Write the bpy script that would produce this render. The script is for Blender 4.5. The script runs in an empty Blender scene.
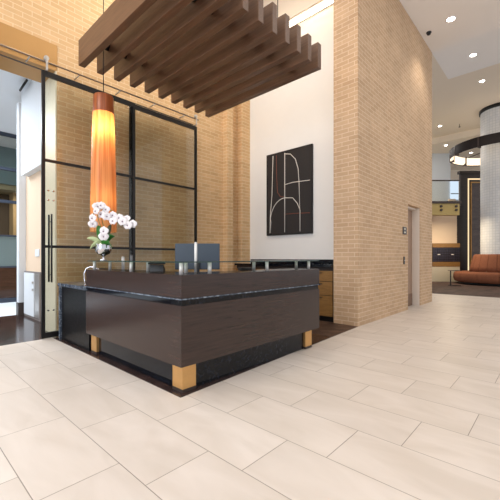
import bpy, bmesh, math, random
from mathutils import Vector, Matrix
random.seed(7)
S = bpy.context.scene
C = S.collection
PI = math.pi
A = math.atan2(310.0, 338.0)          # heading of the camera, measured from +X towards +Y
SA, CA = math.sin(A), math.cos(A)

def far(r, d, z=0.0):
    """a point of the far hall, whose walls stand square to the axis that runs at angle A"""
    return Vector((r*SA + d*CA, -r*CA + d*SA, z))

# ------------------------------------------------------------------ materials
def lin(c):
    return tuple(((v/255.0)/12.92 if v/255.0 <= .04045 else (((v/255.0)+.055)/1.055)**2.4) for v in c) + (1.0,)

def new_mat(name):
    m = bpy.data.materials.new(name); m.use_nodes = True
    nt = m.node_tree
    return m, nt, nt.nodes['Principled BSDF']

def plain(name, col, rough=.5, metal=0.0, spec=.5, bump=0.0, bscale=60, var=0.0, vscale=4, coat=0):
    m, nt, b = new_mat(name)
    b.inputs['Base Color'].default_value = lin(col)
    b.inputs['Roughness'].default_value = rough
    b.inputs['Metallic'].default_value = metal
    b.inputs['Specular IOR Level'].default_value = spec
    b.inputs['Coat Weight'].default_value = coat
    tc = nt.nodes.new('ShaderNodeTexCoord')
    if var > 0:
        n = nt.nodes.new('ShaderNodeTexNoise'); n.inputs['Scale'].default_value = vscale; n.inputs['Detail'].default_value = 5
        nt.links.new(tc.outputs['Object'], n.inputs['Vector'])
        mix = nt.nodes.new('ShaderNodeMix'); mix.data_type = 'RGBA'
        mix.inputs['A'].default_value = lin([max(0, v*(1-var)) for v in col])
        mix.inputs['B'].default_value = lin([min(255, v*(1+var)) for v in col])
        nt.links.new(n.outputs['Fac'], mix.inputs['Factor'])
        nt.links.new(mix.outputs['Result'], b.inputs['Base Color'])
    if bump > 0:
        n = nt.nodes.new('ShaderNodeTexNoise'); n.inputs['Scale'].default_value = bscale
        nt.links.new(tc.outputs['Object'], n.inputs['Vector'])
        bp = nt.nodes.new('ShaderNodeBump'); bp.inputs['Strength'].default_value = bump; bp.inputs['Distance'].default_value = .01
        nt.links.new(n.outputs['Fac'], bp.inputs['Height']); nt.links.new(bp.outputs['Normal'], b.inputs['Normal'])
    return m

def emit(name, col, strength):
    m = bpy.data.materials.new(name); m.use_nodes = True
    nt = m.node_tree; nt.nodes.clear()
    e = nt.nodes.new('ShaderNodeEmission'); e.inputs['Color'].default_value = lin(col); e.inputs['Strength'].default_value = strength
    o = nt.nodes.new('ShaderNodeOutputMaterial'); nt.links.new(e.outputs[0], o.inputs[0])
    return m

def math_node(nt, op, a=None, b=None):
    n = nt.nodes.new('ShaderNodeMath'); n.operation = op
    for i, v in enumerate((a, b)):
        if v is None: continue
        if isinstance(v, (int, float)): n.inputs[i].default_value = v
        else: nt.links.new(v, n.inputs[i])
    return n.outputs[0]

def brick(name, c1, c2, mortar, bw=.24, rh=.08, ms=.006, rough=.85, bump=.5, off=.5, spec=.2, voff=0.0):
    m, nt, b = new_mat(name)
    b.inputs['Roughness'].default_value = rough
    b.inputs['Specular IOR Level'].default_value = spec
    tc = nt.nodes.new('ShaderNodeTexCoord')
    sp = nt.nodes.new('ShaderNodeSeparateXYZ'); nt.links.new(tc.outputs['Object'], sp.inputs[0])
    u = math_node(nt, 'ADD', sp.outputs[0], sp.outputs[1])
    z = math_node(nt, 'ADD', sp.outputs[2], voff)
    cb = nt.nodes.new('ShaderNodeCombineXYZ'); nt.links.new(u, cb.inputs[0]); nt.links.new(z, cb.inputs[1])
    br = nt.nodes.new('ShaderNodeTexBrick'); br.offset = off
    br.inputs['Scale'].default_value = 1; br.inputs['Brick Width'].default_value = bw; br.inputs['Row Height'].default_value = rh
    br.inputs['Mortar Size'].default_value = ms; br.inputs['Mortar Smooth'].default_value = .3; br.inputs['Bias'].default_value = 0
    br.inputs['Color1'].default_value = lin(c1); br.inputs['Color2'].default_value = lin(c2); br.inputs['Mortar'].default_value = lin(mortar)
    nt.links.new(cb.outputs[0], br.inputs['Vector'])
    n = nt.nodes.new('ShaderNodeTexNoise'); n.inputs['Scale'].default_value = 2.5; n.inputs['Detail'].default_value = 6
    nt.links.new(tc.outputs['Object'], n.inputs['Vector'])
    mp = nt.nodes.new('ShaderNodeMapRange'); mp.inputs['From Min'].default_value = .3; mp.inputs['From Max'].default_value = .7
    mp.inputs['To Min'].default_value = .93; mp.inputs['To Max'].default_value = 1.06
    nt.links.new(n.outputs['Fac'], mp.inputs['Value'])
    hv = nt.nodes.new('ShaderNodeHueSaturation'); nt.links.new(br.outputs['Color'], hv.inputs['Color']); nt.links.new(mp.outputs[0], hv.inputs['Value'])
    nt.links.new(hv.outputs[0], b.inputs['Base Color'])
    inv = math_node(nt, 'SUBTRACT', 1.0, br.outputs['Fac'])
    bp = nt.nodes.new('ShaderNodeBump'); bp.inputs['Strength'].default_value = bump; bp.inputs['Distance'].default_value = .006
    nt.links.new(inv, bp.inputs['Height']); nt.links.new(bp.outputs['Normal'], b.inputs['Normal'])
    return m

def stone_tiles(name):
    """large 865 x 433 mm stone tiles, rows along Y, each row shifted by a third"""
    m, nt, b = new_mat(name)
    tc = nt.nodes.new('ShaderNodeTexCoord')
    sp = nt.nodes.new('ShaderNodeSeparateXYZ'); nt.links.new(tc.outputs['Object'], sp.inputs[0])
    xr = math_node(nt, 'DIVIDE', math_node(nt, 'SUBTRACT', sp.outputs[0], .507), .4335)
    row = math_node(nt, 'FLOOR', xr); fx = math_node(nt, 'FRACT', xr)
    yy = math_node(nt, 'DIVIDE', math_node(nt, 'ADD', math_node(nt, 'SUBTRACT', sp.outputs[1], .17), math_node(nt, 'MULTIPLY', row, .2883)), .865)
    col = math_node(nt, 'FLOOR', yy); fy = math_node(nt, 'FRACT', yy)
    dx = math_node(nt, 'MULTIPLY', math_node(nt, 'MINIMUM', fx, math_node(nt, 'SUBTRACT', 1.0, fx)), .4335)
    dy = math_node(nt, 'MULTIPLY', math_node(nt, 'MINIMUM', fy, math_node(nt, 'SUBTRACT', 1.0, fy)), .865)
    d = math_node(nt, 'MINIMUM', dx, dy)
    g = nt.nodes.new('ShaderNodeMapRange'); g.inputs['From Min'].default_value = .0012; g.inputs['From Max'].default_value = .0032
    nt.links.new(d, g.inputs['Value'])
    wn = nt.nodes.new('ShaderNodeTexWhiteNoise'); wn.noise_dimensions = '2D'
    cb = nt.nodes.new('ShaderNodeCombineXYZ'); nt.links.new(row, cb.inputs[0]); nt.links.new(col, cb.inputs[1]); nt.links.new(cb.outputs[0], wn.inputs['Vector'])
    # veining: each tile samples a different stretch of the noise
    vm = nt.nodes.new('ShaderNodeVectorMath'); vm.operation = 'MULTIPLY_ADD'
    nt.links.new(wn.outputs['Color'], vm.inputs[0]); vm.inputs[1].default_value = (9, 9, 9); nt.links.new(tc.outputs['Object'], vm.inputs[2])
    mpp = nt.nodes.new('ShaderNodeMapping'); mpp.inputs['Scale'].default_value = (4.0, 1.2, 1); mpp.inputs['Rotation'].default_value = (0, 0, .5)
    nt.links.new(vm.outputs[0], mpp.inputs['Vector'])
    n = nt.nodes.new('ShaderNodeTexNoise'); n.inputs['Scale'].default_value = 1.1; n.inputs['Detail'].default_value = 8; n.inputs['Distortion'].default_value = .8
    nt.links.new(mpp.outputs[0], n.inputs['Vector'])
    rp = nt.nodes.new('ShaderNodeValToRGB')
    rp.color_ramp.elements[0].position = .32; rp.color_ramp.elements[0].color = lin((206, 196, 186))
    rp.color_ramp.elements[1].position = .68; rp.color_ramp.elements[1].color = lin((219, 210, 202))
    nt.links.new(n.outputs['Fac'], rp.inputs[0])
    hv = nt.nodes.new('ShaderNodeHueSaturation'); nt.links.new(rp.outputs[0], hv.inputs['Color'])
    mr = nt.nodes.new('ShaderNodeMapRange'); mr.inputs['To Min'].default_value = .955; mr.inputs['To Max'].default_value = 1.03
    nt.links.new(wn.outputs['Value'], mr.inputs['Value']); nt.links.new(mr.outputs[0], hv.inputs['Value'])
    mix = nt.nodes.new('ShaderNodeMix'); mix.data_type = 'RGBA'
    mix.inputs['A'].default_value = lin((140, 130, 120)); nt.links.new(hv.outputs[0], mix.inputs['B']); nt.links.new(g.outputs[0], mix.inputs['Factor'])
    nt.links.new(mix.outputs['Result'], b.inputs['Base Color'])
    b.inputs['Roughness'].default_value = .4; b.inputs['Specular IOR Level'].default_value = .35
    bp = nt.nodes.new('ShaderNodeBump'); bp.inputs['Strength'].default_value = .4; bp.inputs['Distance'].default_value = .003
    nt.links.new(g.outputs[0], bp.inputs['Height']); nt.links.new(bp.outputs['Normal'], b.inputs['Normal'])
    return m

def wood(name, c1, c2, rough=.4, scale=(1, 1, 1), ns=3.0, spec=.5, metal=0):
    m, nt, b = new_mat(name)
    tc = nt.nodes.new('ShaderNodeTexCoord')
    mp = nt.nodes.new('ShaderNodeMapping'); mp.inputs['Scale'].default_value = scale; nt.links.new(tc.outputs['Object'], mp.inputs['Vector'])
    n = nt.nodes.new('ShaderNodeTexNoise'); n.inputs['Scale'].default_value = ns; n.inputs['Detail'].default_value = 9; n.inputs['Roughness'].default_value = .65
    nt.links.new(mp.outputs[0], n.inputs['Vector'])
    rp = nt.nodes.new('ShaderNodeValToRGB')
    rp.color_ramp.elements[0].position = .33; rp.color_ramp.elements[0].color = lin(c1)
    rp.color_ramp.elements[1].position = .67; rp.color_ramp.elements[1].color = lin(c2)
    nt.links.new(n.outputs['Fac'], rp.inputs[0]); nt.links.new(rp.outputs[0], b.inputs['Base Color'])
    b.inputs['Roughness'].default_value = rough; b.inputs['Specular IOR Level'].default_value = spec; b.inputs['Metallic'].default_value = metal
    return m

def planks(name, c1, c2, gap, bw=1.2, rh=.14, rough=.25, rot=0.0, spec=.5):
    m, nt, b = new_mat(name)
    tc = nt.nodes.new('ShaderNodeTexCoord')
    mp = nt.nodes.new('ShaderNodeMapping'); mp.inputs['Rotation'].default_value = (0, 0, rot); nt.links.new(tc.outputs['Object'], mp.inputs['Vector'])
    br = nt.nodes.new('ShaderNodeTexBrick'); br.inputs['Scale'].default_value = 1; br.offset = .37
    br.inputs['Brick Width'].default_value = bw; br.inputs['Row Height'].default_value = rh; br.inputs['Mortar Size'].default_value = .003
    br.inputs['Color1'].default_value = lin(c1); br.inputs['Color2'].default_value = lin(c2); br.inputs['Mortar'].default_value = lin(gap)
    nt.links.new(mp.outputs[0], br.inputs['Vector'])
    n = nt.nodes.new('ShaderNodeTexNoise'); n.inputs['Scale'].default_value = 5; n.inputs['Detail'].default_value = 8
    m2 = nt.nodes.new('ShaderNodeMapping'); m2.inputs['Scale'].default_value = (1, 10, 1); nt.links.new(mp.outputs[0], m2.inputs['Vector']); nt.links.new(m2.outputs[0], n.inputs['Vector'])
    hv = nt.nodes.new('ShaderNodeHueSaturation'); nt.links.new(br.outputs['Color'], hv.inputs['Color'])
    mr = nt.nodes.new('ShaderNodeMapRange'); mr.inputs['To Min'].default_value = .5; mr.inputs['To Max'].default_value = 1.5
    nt.links.new(n.outputs['Fac'], mr.inputs['Value']); nt.links.new(mr.outputs[0], hv.inputs['Value'])
    nt.links.new(hv.outputs[0], b.inputs['Base Color'])
    b.inputs['Roughness'].default_value = rough; b.inputs['Specular IOR Level'].default_value = spec
    return m

def granite(name, c1, c2, rough=.08):
    m, nt, b = new_mat(name)
    tc = nt.nodes.new('ShaderNodeTexCoord')
    v = nt.nodes.new('ShaderNodeTexVoronoi'); v.inputs['Scale'].default_value = 45; nt.links.new(tc.outputs['Object'], v.inputs['Vector'])
    n = nt.nodes.new('ShaderNodeTexNoise'); n.inputs['Scale'].default_value = 22; n.inputs['Detail'].default_value = 7; nt.links.new(tc.outputs['Object'], n.inputs['Vector'])
    k = math_node(nt, 'MULTIPLY', v.outputs['Distance'], n.outputs['Fac'])
    rp = nt.nodes.new('ShaderNodeValToRGB')
    rp.color_ramp.elements[0].position = .22; rp.color_ramp.elements[0].color = lin(c1)
    rp.color_ramp.elements[1].position = .5; rp.color_ramp.elements[1].color = lin(c2)
    nt.links.new(k, rp.inputs[0]); nt.links.new(rp.outputs[0], b.inputs['Base Color'])
    b.inputs['Roughness'].default_value = rough
    return m

def glass(name, tint=(235, 240, 238), refl=1.0, dark=0.0):
    """thin sheet glass: transparent with a Fresnel reflection"""
    m = bpy.data.materials.new(name); m.use_nodes = True
    nt = m.node_tree; nt.nodes.clear()
    t = nt.nodes.new('ShaderNodeBsdfTransparent'); t.inputs[0].default_value = lin(tint)
    g = nt.nodes.new('ShaderNodeBsdfGlossy'); g.inputs['Roughness'].default_value = .02
    fr = nt.nodes.new('ShaderNodeFresnel'); fr.inputs['IOR'].default_value = 1.45
    k = math_node(nt, 'MULTIPLY', fr.outputs[0], refl)
    mx = nt.nodes.new('ShaderNodeMixShader'); nt.links.new(k, mx.inputs[0]); nt.links.new(t.outputs[0], mx.inputs[1]); nt.links.new(g.outputs[0], mx.inputs[2])
    o = nt.nodes.new('ShaderNodeOutputMaterial'); nt.links.new(mx.outputs[0], o.inputs[0])
    return m

M = {}
M['stone'] = stone_tiles('stone_tiles')
M['brick'] = brick('tan_brick', (217, 182, 139), (203, 167, 124), (226, 202, 165), rh=.075, ms=.0065)
M['brick2'] = brick('tan_brick_block', (204, 174, 143), (192, 161, 130), (220, 197, 170), rh=.0765, ms=.0065)
M['white'] = plain('white_plaster', (236, 235, 233), .9, spec=.2, var=.01)
M['ceil'] = plain('ceiling_paint', (248, 244, 240), .9, spec=.2)
M['ceil_cream'] = plain('cream_ceiling_paint', (243, 230, 212), .9, spec=.2)
M['peach'] = plain('peach_plaster', (226, 203, 178), .9, spec=.2)
M['slat'] = wood('walnut_slat', (92, 66, 50), (116, 86, 66), .34, (14, .8, 14), 3.0)
M['desk'] = wood('dark_walnut', (42, 29, 25), (60, 43, 37), .24, (1.0, 1.0, 22), 2.5)
M['gold'] = plain('brushed_gold', (214, 168, 108), .42, .75, var=.05, vscale=12)
M['brass'] = plain('satin_brass_panel', (176, 136, 84), .5, .55, var=.05, vscale=3)
M['speckle'] = granite('rough_black_granite', (6, 6, 7), (40, 38, 42), .35)
M['speckle'].node_tree.nodes['Principled BSDF'].inputs['Specular IOR Level'].default_value = .15
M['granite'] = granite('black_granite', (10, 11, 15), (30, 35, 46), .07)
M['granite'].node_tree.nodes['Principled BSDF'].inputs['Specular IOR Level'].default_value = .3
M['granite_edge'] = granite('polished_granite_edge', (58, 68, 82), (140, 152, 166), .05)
M['black'] = plain('black_metal', (26, 25, 26), .4, .3)
M['bronze'] = plain('dark_bronze', (72, 62, 58), .4, .5)
M['steel'] = plain('brushed_steel', (196, 194, 192), .35, .7)
M['satin'] = plain('satin_silver', (222, 220, 218), .45, .25)
M['chrome'] = plain('polished_chrome', (205, 205, 210), .12, 1.0)
M['glass'] = glass('clear_glass', (248, 249, 246), .8)
M['shelf_glass'] = glass('shelf_glass', (215, 232, 226), 1.0)
M['glass_edge'] = plain('green_glass_edge', (40, 62, 56), .1)
M['darkwood'] = planks('dark_wood_planks', (72, 54, 50), (50, 38, 36), (22, 18, 18), 1.2, .15, .16, rot=0)
M['carpet'] = planks('brown_patterned_floor', (104, 80, 66), (66, 50, 42), (32, 26, 24), .3, .08, .55, rot=PI/4, spec=.25)
M['hall_carpet'] = planks('herringbone_carpet', (92, 72, 66), (64, 50, 48), (46, 38, 38), .45, .12, .7, rot=.35, spec=.2)
M['oak'] = wood('gold_oak', (124, 90, 48), (150, 112, 64), .4, (2, 2, 18), 3)
M['cream'] = plain('cream_metal', (216, 208, 186), .35, .2)
M['fabric'] = plain('rust_fabric', (128, 80, 58), .85, spec=.2, var=.08, vscale=14, bump=.3, bscale=120)
M['artblack'] = plain('black_canvas', (38, 35, 36), .7, var=.08, vscale=30)
M['chalk'] = plain('white_line_paint', (232, 228, 220), .7)
M['rust'] = plain('rust_line_paint', (134, 70, 50), .7)
M['plastic'] = plain('black_plastic', (22, 22, 25), .35)
M['screen'] = plain('grey_blue_monitor_shell', (62, 72, 84), .35, .2)
M['leaf'] = plain('orchid_leaf', (46, 110, 38), .35, var=.25, vscale=18)
M['paleleaf'] = plain('pale_leaf', (176, 190, 142), .5, var=.12, vscale=18)
M['stem'] = plain('green_stem', (104, 122, 62), .5)
M['petal'] = plain('white_petal', (226, 222, 226), .6)
M['lip'] = plain('purple_lip', (112, 70, 96), .5)
M['doorpaint'] = plain('taupe_door_paint', (156, 128, 108), .45)
M['frame'] = plain('taupe_door_frame', (120, 92, 74), .45)
M['mosaic'] = brick('white_mosaic', (222, 226, 230), (206, 212, 218), (190, 196, 202), .14, .05, .006, .22, .25, .5, .5)
M['darkpanel'] = wood('espresso_panel', (30, 23, 21), (48, 37, 33), .45, (1, 1, 8), 3)
M['bronzepanel'] = wood('bronze_mirror_panel', (62, 46, 40), (84, 64, 54), .2, (1, 1, 4), 2)
M['olive'] = plain('olive_gold_paint', (190, 166, 104), .55)
M['satin'] = M['satin']
M['led'] = emit('led_strip', (255, 238, 208), 4.0)
M['cove'] = emit('cove_light', (255, 240, 216), 14.0)
M['lamp'] = emit('downlight_disc', (255, 246, 232), 20.0)
M['ringglow'] = emit('ring_diffuser', (255, 232, 200), 1.7)
M['daypane'] = emit('daylit_pane', (205, 222, 245), 1.3)
M['blue_white'] = plain('cool_white_paint', (222, 228, 234), .85, spec=.2)
M['teal'] = plain('teal_grey_wall', (98, 122, 130), .7)
M['tan'] = plain('tan_wall', (168, 142, 104), .8)
M['oliveceil'] = plain('olive_ceiling', (138, 132, 108), .8)
M['redwood'] = wood('red_brown_wood', (84, 44, 32), (118, 66, 48), .4, (2, 2, 10), 2)
M['frost'] = plain('frosted_band', (172, 196, 210), .5)
M['dim'] = plain('dim_brown_wall', (66, 54, 44), .8)

# ------------------------------------------------------------------ mesh helpers
class MB:
    def __init__(s): s.bm = bmesh.new()
    def box(s, x0, y0, z0, x1, y1, z1, mi=0, T=None):
        x0, x1 = sorted((x0, x1)); y0, y1 = sorted((y0, y1)); z0, z1 = sorted((z0, z1))
        vs = [s.bm.verts.new((T @ Vector(p)) if T else p) for p in
              ((x0,y0,z0),(x1,y0,z0),(x1,y1,z0),(x0,y1,z0),(x0,y0,z1),(x1,y0,z1),(x1,y1,z1),(x0,y1,z1))]
        for f in ((0,3,2,1),(4,5,6,7),(0,1,5,4),(1,2,6,5),(2,3,7,6),(3,0,4,7)):
            fc = s.bm.faces.new([vs[i] for i in f]); fc.material_index = mi
        return s
    def rbox(s, x0, y0, z0, x1, y1, z1, r=.01, seg=3, T=None, mi=0):
        """box with rounded edges"""
        b2 = bmesh.new(); t = MB.__new__(MB); t.bm = b2; t.box(x0, y0, z0, x1, y1, z1)
        bmesh.ops.bevel(b2, geom=b2.edges[:], offset=r, segments=seg, profile=.5, affect='EDGES')
        if T: bmesh.ops.transform(b2, matrix=T, verts=b2.verts)
        s._merge(b2, mi); return s
    def _merge(s, b2, mi=0):
        mp = {v: s.bm.verts.new(v.co) for v in b2.verts}
        for f in b2.faces:
            try:
                nf = s.bm.faces.new([mp[v] for v in f.verts]); nf.material_index = mi; nf.smooth = f.smooth
            except ValueError: pass
        b2.free()
    def lathe(s, prof, c=(0,0,0), n=32, a0=0, a1=2*PI, smooth=True, mi=0, T=None):
        full = abs(a1-a0) > 2*PI-1e-4
        k = n if full else n+1
        rings = []
        for r, z in prof:
            rings.append([s.bm.verts.new(((T @ Vector((r*math.cos(a0+(a1-a0)*i/n), r*math.sin(a0+(a1-a0)*i/n), z))) if T else
                          Vector((c[0]+r*math.cos(a0+(a1-a0)*i/n), c[1]+r*math.sin(a0+(a1-a0)*i/n), c[2]+z)))) for i in range(k)])
        for q in range(len(rings)-1):
            for i in range(n):
                j = (i+1) % k
                f = s.bm.faces.new((rings[q][i], rings[q][j], rings[q+1][j], rings[q+1][i])); f.smooth = smooth; f.material_index = mi
        return s
    def cyl(s, p0, p1, r0, r1=None, n=14, caps=True, smooth=True, mi=0):
        r1 = r0 if r1 is None else r1
        p0, p1 = Vector(p0), Vector(p1); d = (p1-p0).normalized()
        u = d.orthogonal().normalized(); v = d.cross(u)
        a = [s.bm.verts.new(p0+(u*math.cos(2*PI*i/n)+v*math.sin(2*PI*i/n))*r0) for i in range(n)]
        b = [s.bm.verts.new(p1+(u*math.cos(2*PI*i/n)+v*math.sin(2*PI*i/n))*r1) for i in range(n)]
        for i in range(n):
            j = (i+1) % n
            f = s.bm.faces.new((a[i], a[j], b[j], b[i])); f.smooth = smooth; f.material_index = mi
        if caps:
            f = s.bm.faces.new(a[::-1]); f.material_index = mi; f = s.bm.faces.new(b); f.material_index = mi
        return s
    def tube(s, pts, r, n=10, mi=0):
        pts = [Vector(p) for p in pts]; rings = []
        rr = r if isinstance(r, (list, tuple)) else [r]*len(pts)
        u = None
        for i, p in enumerate(pts):
            d = (pts[min(i+1, len(pts)-1)]-pts[max(i-1, 0)]).normalized()
            if u is None: u = d.orthogonal().normalized()
            else: u = (u-d*u.dot(d)).normalized()
            v = d.cross(u)
            rings.append([s.bm.verts.new(p+(u*math.cos(2*PI*k/n)+v*math.sin(2*PI*k/n))*rr[i]) for k in range(n)])
        for q in range(len(rings)-1):
            for k in range(n):
                j = (k+1) % n
                f = s.bm.faces.new((rings[q][k], rings[q][j], rings[q+1][j], rings[q+1][k])); f.smooth = True; f.material_index = mi
        f = s.bm.faces.new(rings[0][::-1]); f.material_index = mi
        f = s.bm.faces.new(rings[-1]); f.material_index = mi
        return s
    def prism(s, poly, T, t, mi=0, smooth=False):
        """extrude a 2D outline (local XY) by t along local Z, placed by T"""
        a = [s.bm.verts.new(T @ Vector((x, y, 0))) for x, y in poly]; b = [s.bm.verts.new(T @ Vector((x, y, t))) for x, y in poly]
        n = len(poly)
        s.bm.faces.new(a[::-1]).material_index = mi; s.bm.faces.new(b).material_index = mi
        for i in range(n):
            j = (i+1) % n
            s.bm.faces.new((a[i], a[j], b[j], b[i])).material_index = mi
        return s
    def build(s, name, mats, parent=None, loc=None, bevel=0):
        if bevel:
            pass
        bmesh.ops.recalc_face_normals(s.bm, faces=s.bm.faces)
        me = bpy.data.meshes.new(name)
        if parent is None and loc is not None:
            bmesh.ops.translate(s.bm, verts=s.bm.verts, vec=-Vector(loc))
        s.bm.to_mesh(me); s.bm.free()
        for m in (mats if isinstance(mats, (list, tuple)) else [mats]): me.materials.append(m)
        o = bpy.data.objects.new(name, me); C.objects.link(o)
        if parent is not None:
            o.parent = parent
            o.matrix_parent_inverse = world_of(parent).inverted()
        elif loc is not None: o.location = loc
        if bevel:
            md = o.modifiers.new('bevel', 'BEVEL'); md.width = bevel; md.segments = 2; md.limit_method = 'ANGLE'; md.angle_limit = .6
        return o

def world_of(o):
    m = Matrix.Translation(o.location)
    if o.parent is not None: m = world_of(o.parent) @ o.matrix_parent_inverse @ m
    return m

def tag(o, label, cat, group=None, kind=None):
    if label: o['label'] = label
    if cat: o['category'] = cat
    if group: o['group'] = group
    if kind: o['kind'] = kind
    return o

def thing(name, loc, label, cat, group=None):
    o = bpy.data.objects.new(name, None); C.objects.link(o); o.location = loc; o.empty_display_size = .1
    return tag(o, label, cat, group)

def struct(name, mb, mat, label=None, cat=None, bevel=0):
    o = mb.build(name, mat, bevel=bevel); o['kind'] = 'structure'
    tag(o, label, cat)
    return o

def dup(root, loc, label=None):
    r = root.copy(); C.objects.link(r); r.location = loc
    if label: r['label'] = label
    for ch in list(root.children):
        c = ch.copy(); C.objects.link(c); c.parent = r; c.matrix_parent_inverse = ch.matrix_parent_inverse.copy()
        for g in list(ch.children):
            d = g.copy(); C.objects.link(d); d.parent = c; d.matrix_parent_inverse = g.matrix_parent_inverse.copy()
    return r

# ------------------------------------------------------------------ the setting
H_A = 6.85
struct('floor', MB().box(-7, -9, -.12, 12.6, 5.63, 0), M['stone'], 'pale cream stone tile floor laid in long staggered rows', 'floor')
f2 = MB(); f2.prism([(1.735, 2.40), (4.6, 2.55), (4.6, 5.62), (1.735, 5.62)], Matrix.Identity(4), .006)
struct('floor_border', f2, M['darkwood'], 'glossy dark floor inset around the reception desk', 'floor')
struct('floor_carpet', MB().prism([(4.6, 2.55), (5.618, 2.60), (5.618, 3.07), (6.15, 3.07), (6.15, 5.6), (4.6, 5.62)], Matrix.Identity(4), .007), M['carpet'], 'brown patterned floor beside the brick corner and back cabinet', 'floor')
struct('floor_vestibule', MB().box(-5, 5.63, -.12, 2.2, 8.45, .0), M['darkwood'], 'dark wood plank floor beyond the glass doors', 'floor')
struct('floor_entry', MB().box(-5, 8.45, -.12, 4.6, 14, .0), M['blue_white'], 'pale floor in front of the entry windows', 'floor')
struct('floor_hall', MB().box(12.6, -9, -.12, 32, 17, .0), M['hall_carpet'], 'dark brown patterned carpet around the tiled column', 'floor')

# back wall with the doorway opening on the left and two shallow pilasters on the right
YB = 5.8
w = MB()
w.box(1.856, YB, 0, 6.3, YB+.58, H_A)
w.box(-5, YB, 4.5, 1.856, YB+.58, H_A)
w.box(5.38, YB-.16, 0, 5.56, YB, H_A)
w.box(5.86, YB-.16, 0, 6.15, YB, H_A)
struct('wall_back', w, M['brick'], 'tan brick wall behind the sliding glass doors', 'wall')
w = MB(); w.box(-5, YB-.012, 4.19, 1.856, YB+.0, 4.515); w.box(-5, YB, 4.12, 1.85, YB+.58, 4.5)
struct('trim_1', w, M['brass'], 'satin brass lintel above the doorway opening', 'trim')
w = MB(); w.box(1.836, YB+.002, 0, 1.856, YB+.58, 4.12)
struct('trim_2', w, plain('cream_reveal', (214, 206, 184), .5, .15), 'cream metal lining of the doorway side', 'trim')

# white wall on the right of the desk with the light slot at its top
XW = 6.15
struct('wall_white', MB().box(XW, 3.07, 0, XW+.3, YB-.16, 8.2), M['white'], 'tall smooth white wall behind the desk', 'wall')
w = MB(); w.box(XW-.39, 3.07, 6.2, XW-.35, YB-.16, 8.2)
struct('trim_3', w, M['ceil_cream'], 'cream fascia hiding the light slot above the white wall', 'trim')
w = MB(); w.box(XW-.35, 3.07, 6.55, XW-.001, YB-.16, 6.62)
struct('ceiling_slot', w, M['ceil_cream'], 'top of the light slot above the white wall', 'ceiling')
t = thing('cove_light', (XW-.05, 4.3, 6.35), 'bright linear cove light along the top of the white wall', 'light')
MB().box(XW-.055, 3.12, 6.33, XW-.03, YB-.2, 6.42).build('diffuser', M['cove'], t)
MB().box(XW-.03, 3.10, 6.31, XW-.002, YB-.18, 6.43).build('housing', M['white'], t)

# brick block with the elevator doorway
w = MB()
w.box(5.62, 2.6, 0, 8.26, 3.07, H_A+1.35)
w.box(XW+.3, 3.07, 0, 8.26, YB, H_A+1.35)
w.box(8.26, 2.6, 2.455, 9.2, 3.4, H_A+1.35)
w.box(9.2, 2.6, 0, 10.26, 3.4, H_A+1.35)
w.box(8.26, 2.84, 0, 9.2, 3.4, 2.455)
struct('wall_block', w, M['brick2'], 'tall tan brick block with the recessed elevator doorway', 'wall')

# ceilings
struct('ceiling', MB().box(-7, -9, H_A, 10.26, 2.598, H_A+.3), M['ceil'], 'pale high ceiling over the lobby with downlights', 'ceiling')
struct('ceiling_foyer', MB().box(-7, 2.598, H_A+.01, 5.60, YB+.6, H_A+.3), M['ceil'], 'ceiling over the reception desk', 'ceiling')
struct('ceiling_tray', MB().box(10.262, -9, 7.45, 13.4, 2.88, 8.05), M['ceil'], 'dropped ceiling tray beyond the brick block', 'ceiling')
struct('ceiling_hall', MB().box(10.26, -9, 8.051, 21.3, 17, 8.35), M['ceil_cream'], 'cream ceiling above the tiled column', 'ceiling')
struct('ceiling_far', MB().box(21.3, -9, 7.7, 34, 17, 8.35), M['ceil_cream'], 'lower cream ceiling at the end of the hall', 'ceiling')

FM = Matrix(((SA, CA, 0, 0), (-CA, SA, 0, 0), (0, 0, 1, 0), (0, 0, 0, 1)))   # far hall frame: local x = r, local y = d
def fbox(mb, r0, d0, z0, r1, d1, z1): return mb.box(r0, d0, z0, r1, d1, z1, T=FM)
def fr(px, d): return (px-250.0)/338.0*d
struct('wall_far', fbox(MB(), fr(410, 21), 21, 3.9, fr(450.5, 21), 21.3, 7.7), M['blue_white'], 'pale wall of the upper gallery', 'wall')
struct('wall_end', fbox(MB(), 9, 25, 0, 26, 25.3, 8.3), M['ceil_cream'], 'cream end wall of the hall', 'wall')
struct('wall_mail', fbox(MB(), 8.0, 17.45, 0, fr(457, 17.45), 17.69, 3.395), M['peach'], 'peach wall behind the mailboxes under the gallery', 'wall')

# reception desk --------------------------------------------------------------
DX, DY, DXE, DYE = 1.75, 2.41, 4.02, 4.42
desk = thing('reception_desk', (2.9, 3.3, 0.006), 'long dark walnut L-shaped reception desk with granite band and gold feet', 'desk')
LW = .42      # ledge depth
b = MB()      # lower body, L-shaped
b.box(DX, DY, .25, DX+.05, DYE, .782); b.box(DX+.05, DY, .25, DXE, DY+.05, .782)
b.box(DX+.05, DYE-.05, .25, DX+.9, DYE, .782); b.box(DXE-.05, DY+.05, .25, DXE, DY+.9, .782)
b.build('front_panel', M['desk'], desk)
b = MB()
b.box(DX, DY, .845, DX+.05, DYE, 1.04); b.box(DX+.05, DY, .845, DXE, DY+.05, 1.04)
b.box(DX+.05, DYE-.05, .845, DX+LW, DYE, 1.04); b.box(DXE-.05, DY+.05, .845, DXE, DY+LW, 1.04)
b.build('upper_panel', M['desk'], desk)
b = MB()
b.box(DX-.001, DY-.001, 1.04, DX+LW, DYE+.001, 1.052); b.box(DX+LW, DY-.001, 1.04, DXE+.001, DY+LW, 1.052)
b.build('ledge_top', M['desk'], desk)
b = MB()
b.box(DX+.012, DY+.012, .782, DX+.06, DYE-.01, .835); b.box(DX+.06, DY+.012, .782, DXE-.01, DY+.06, .835)
b.build('granite_band', M['granite'], desk)
b = MB()
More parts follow.
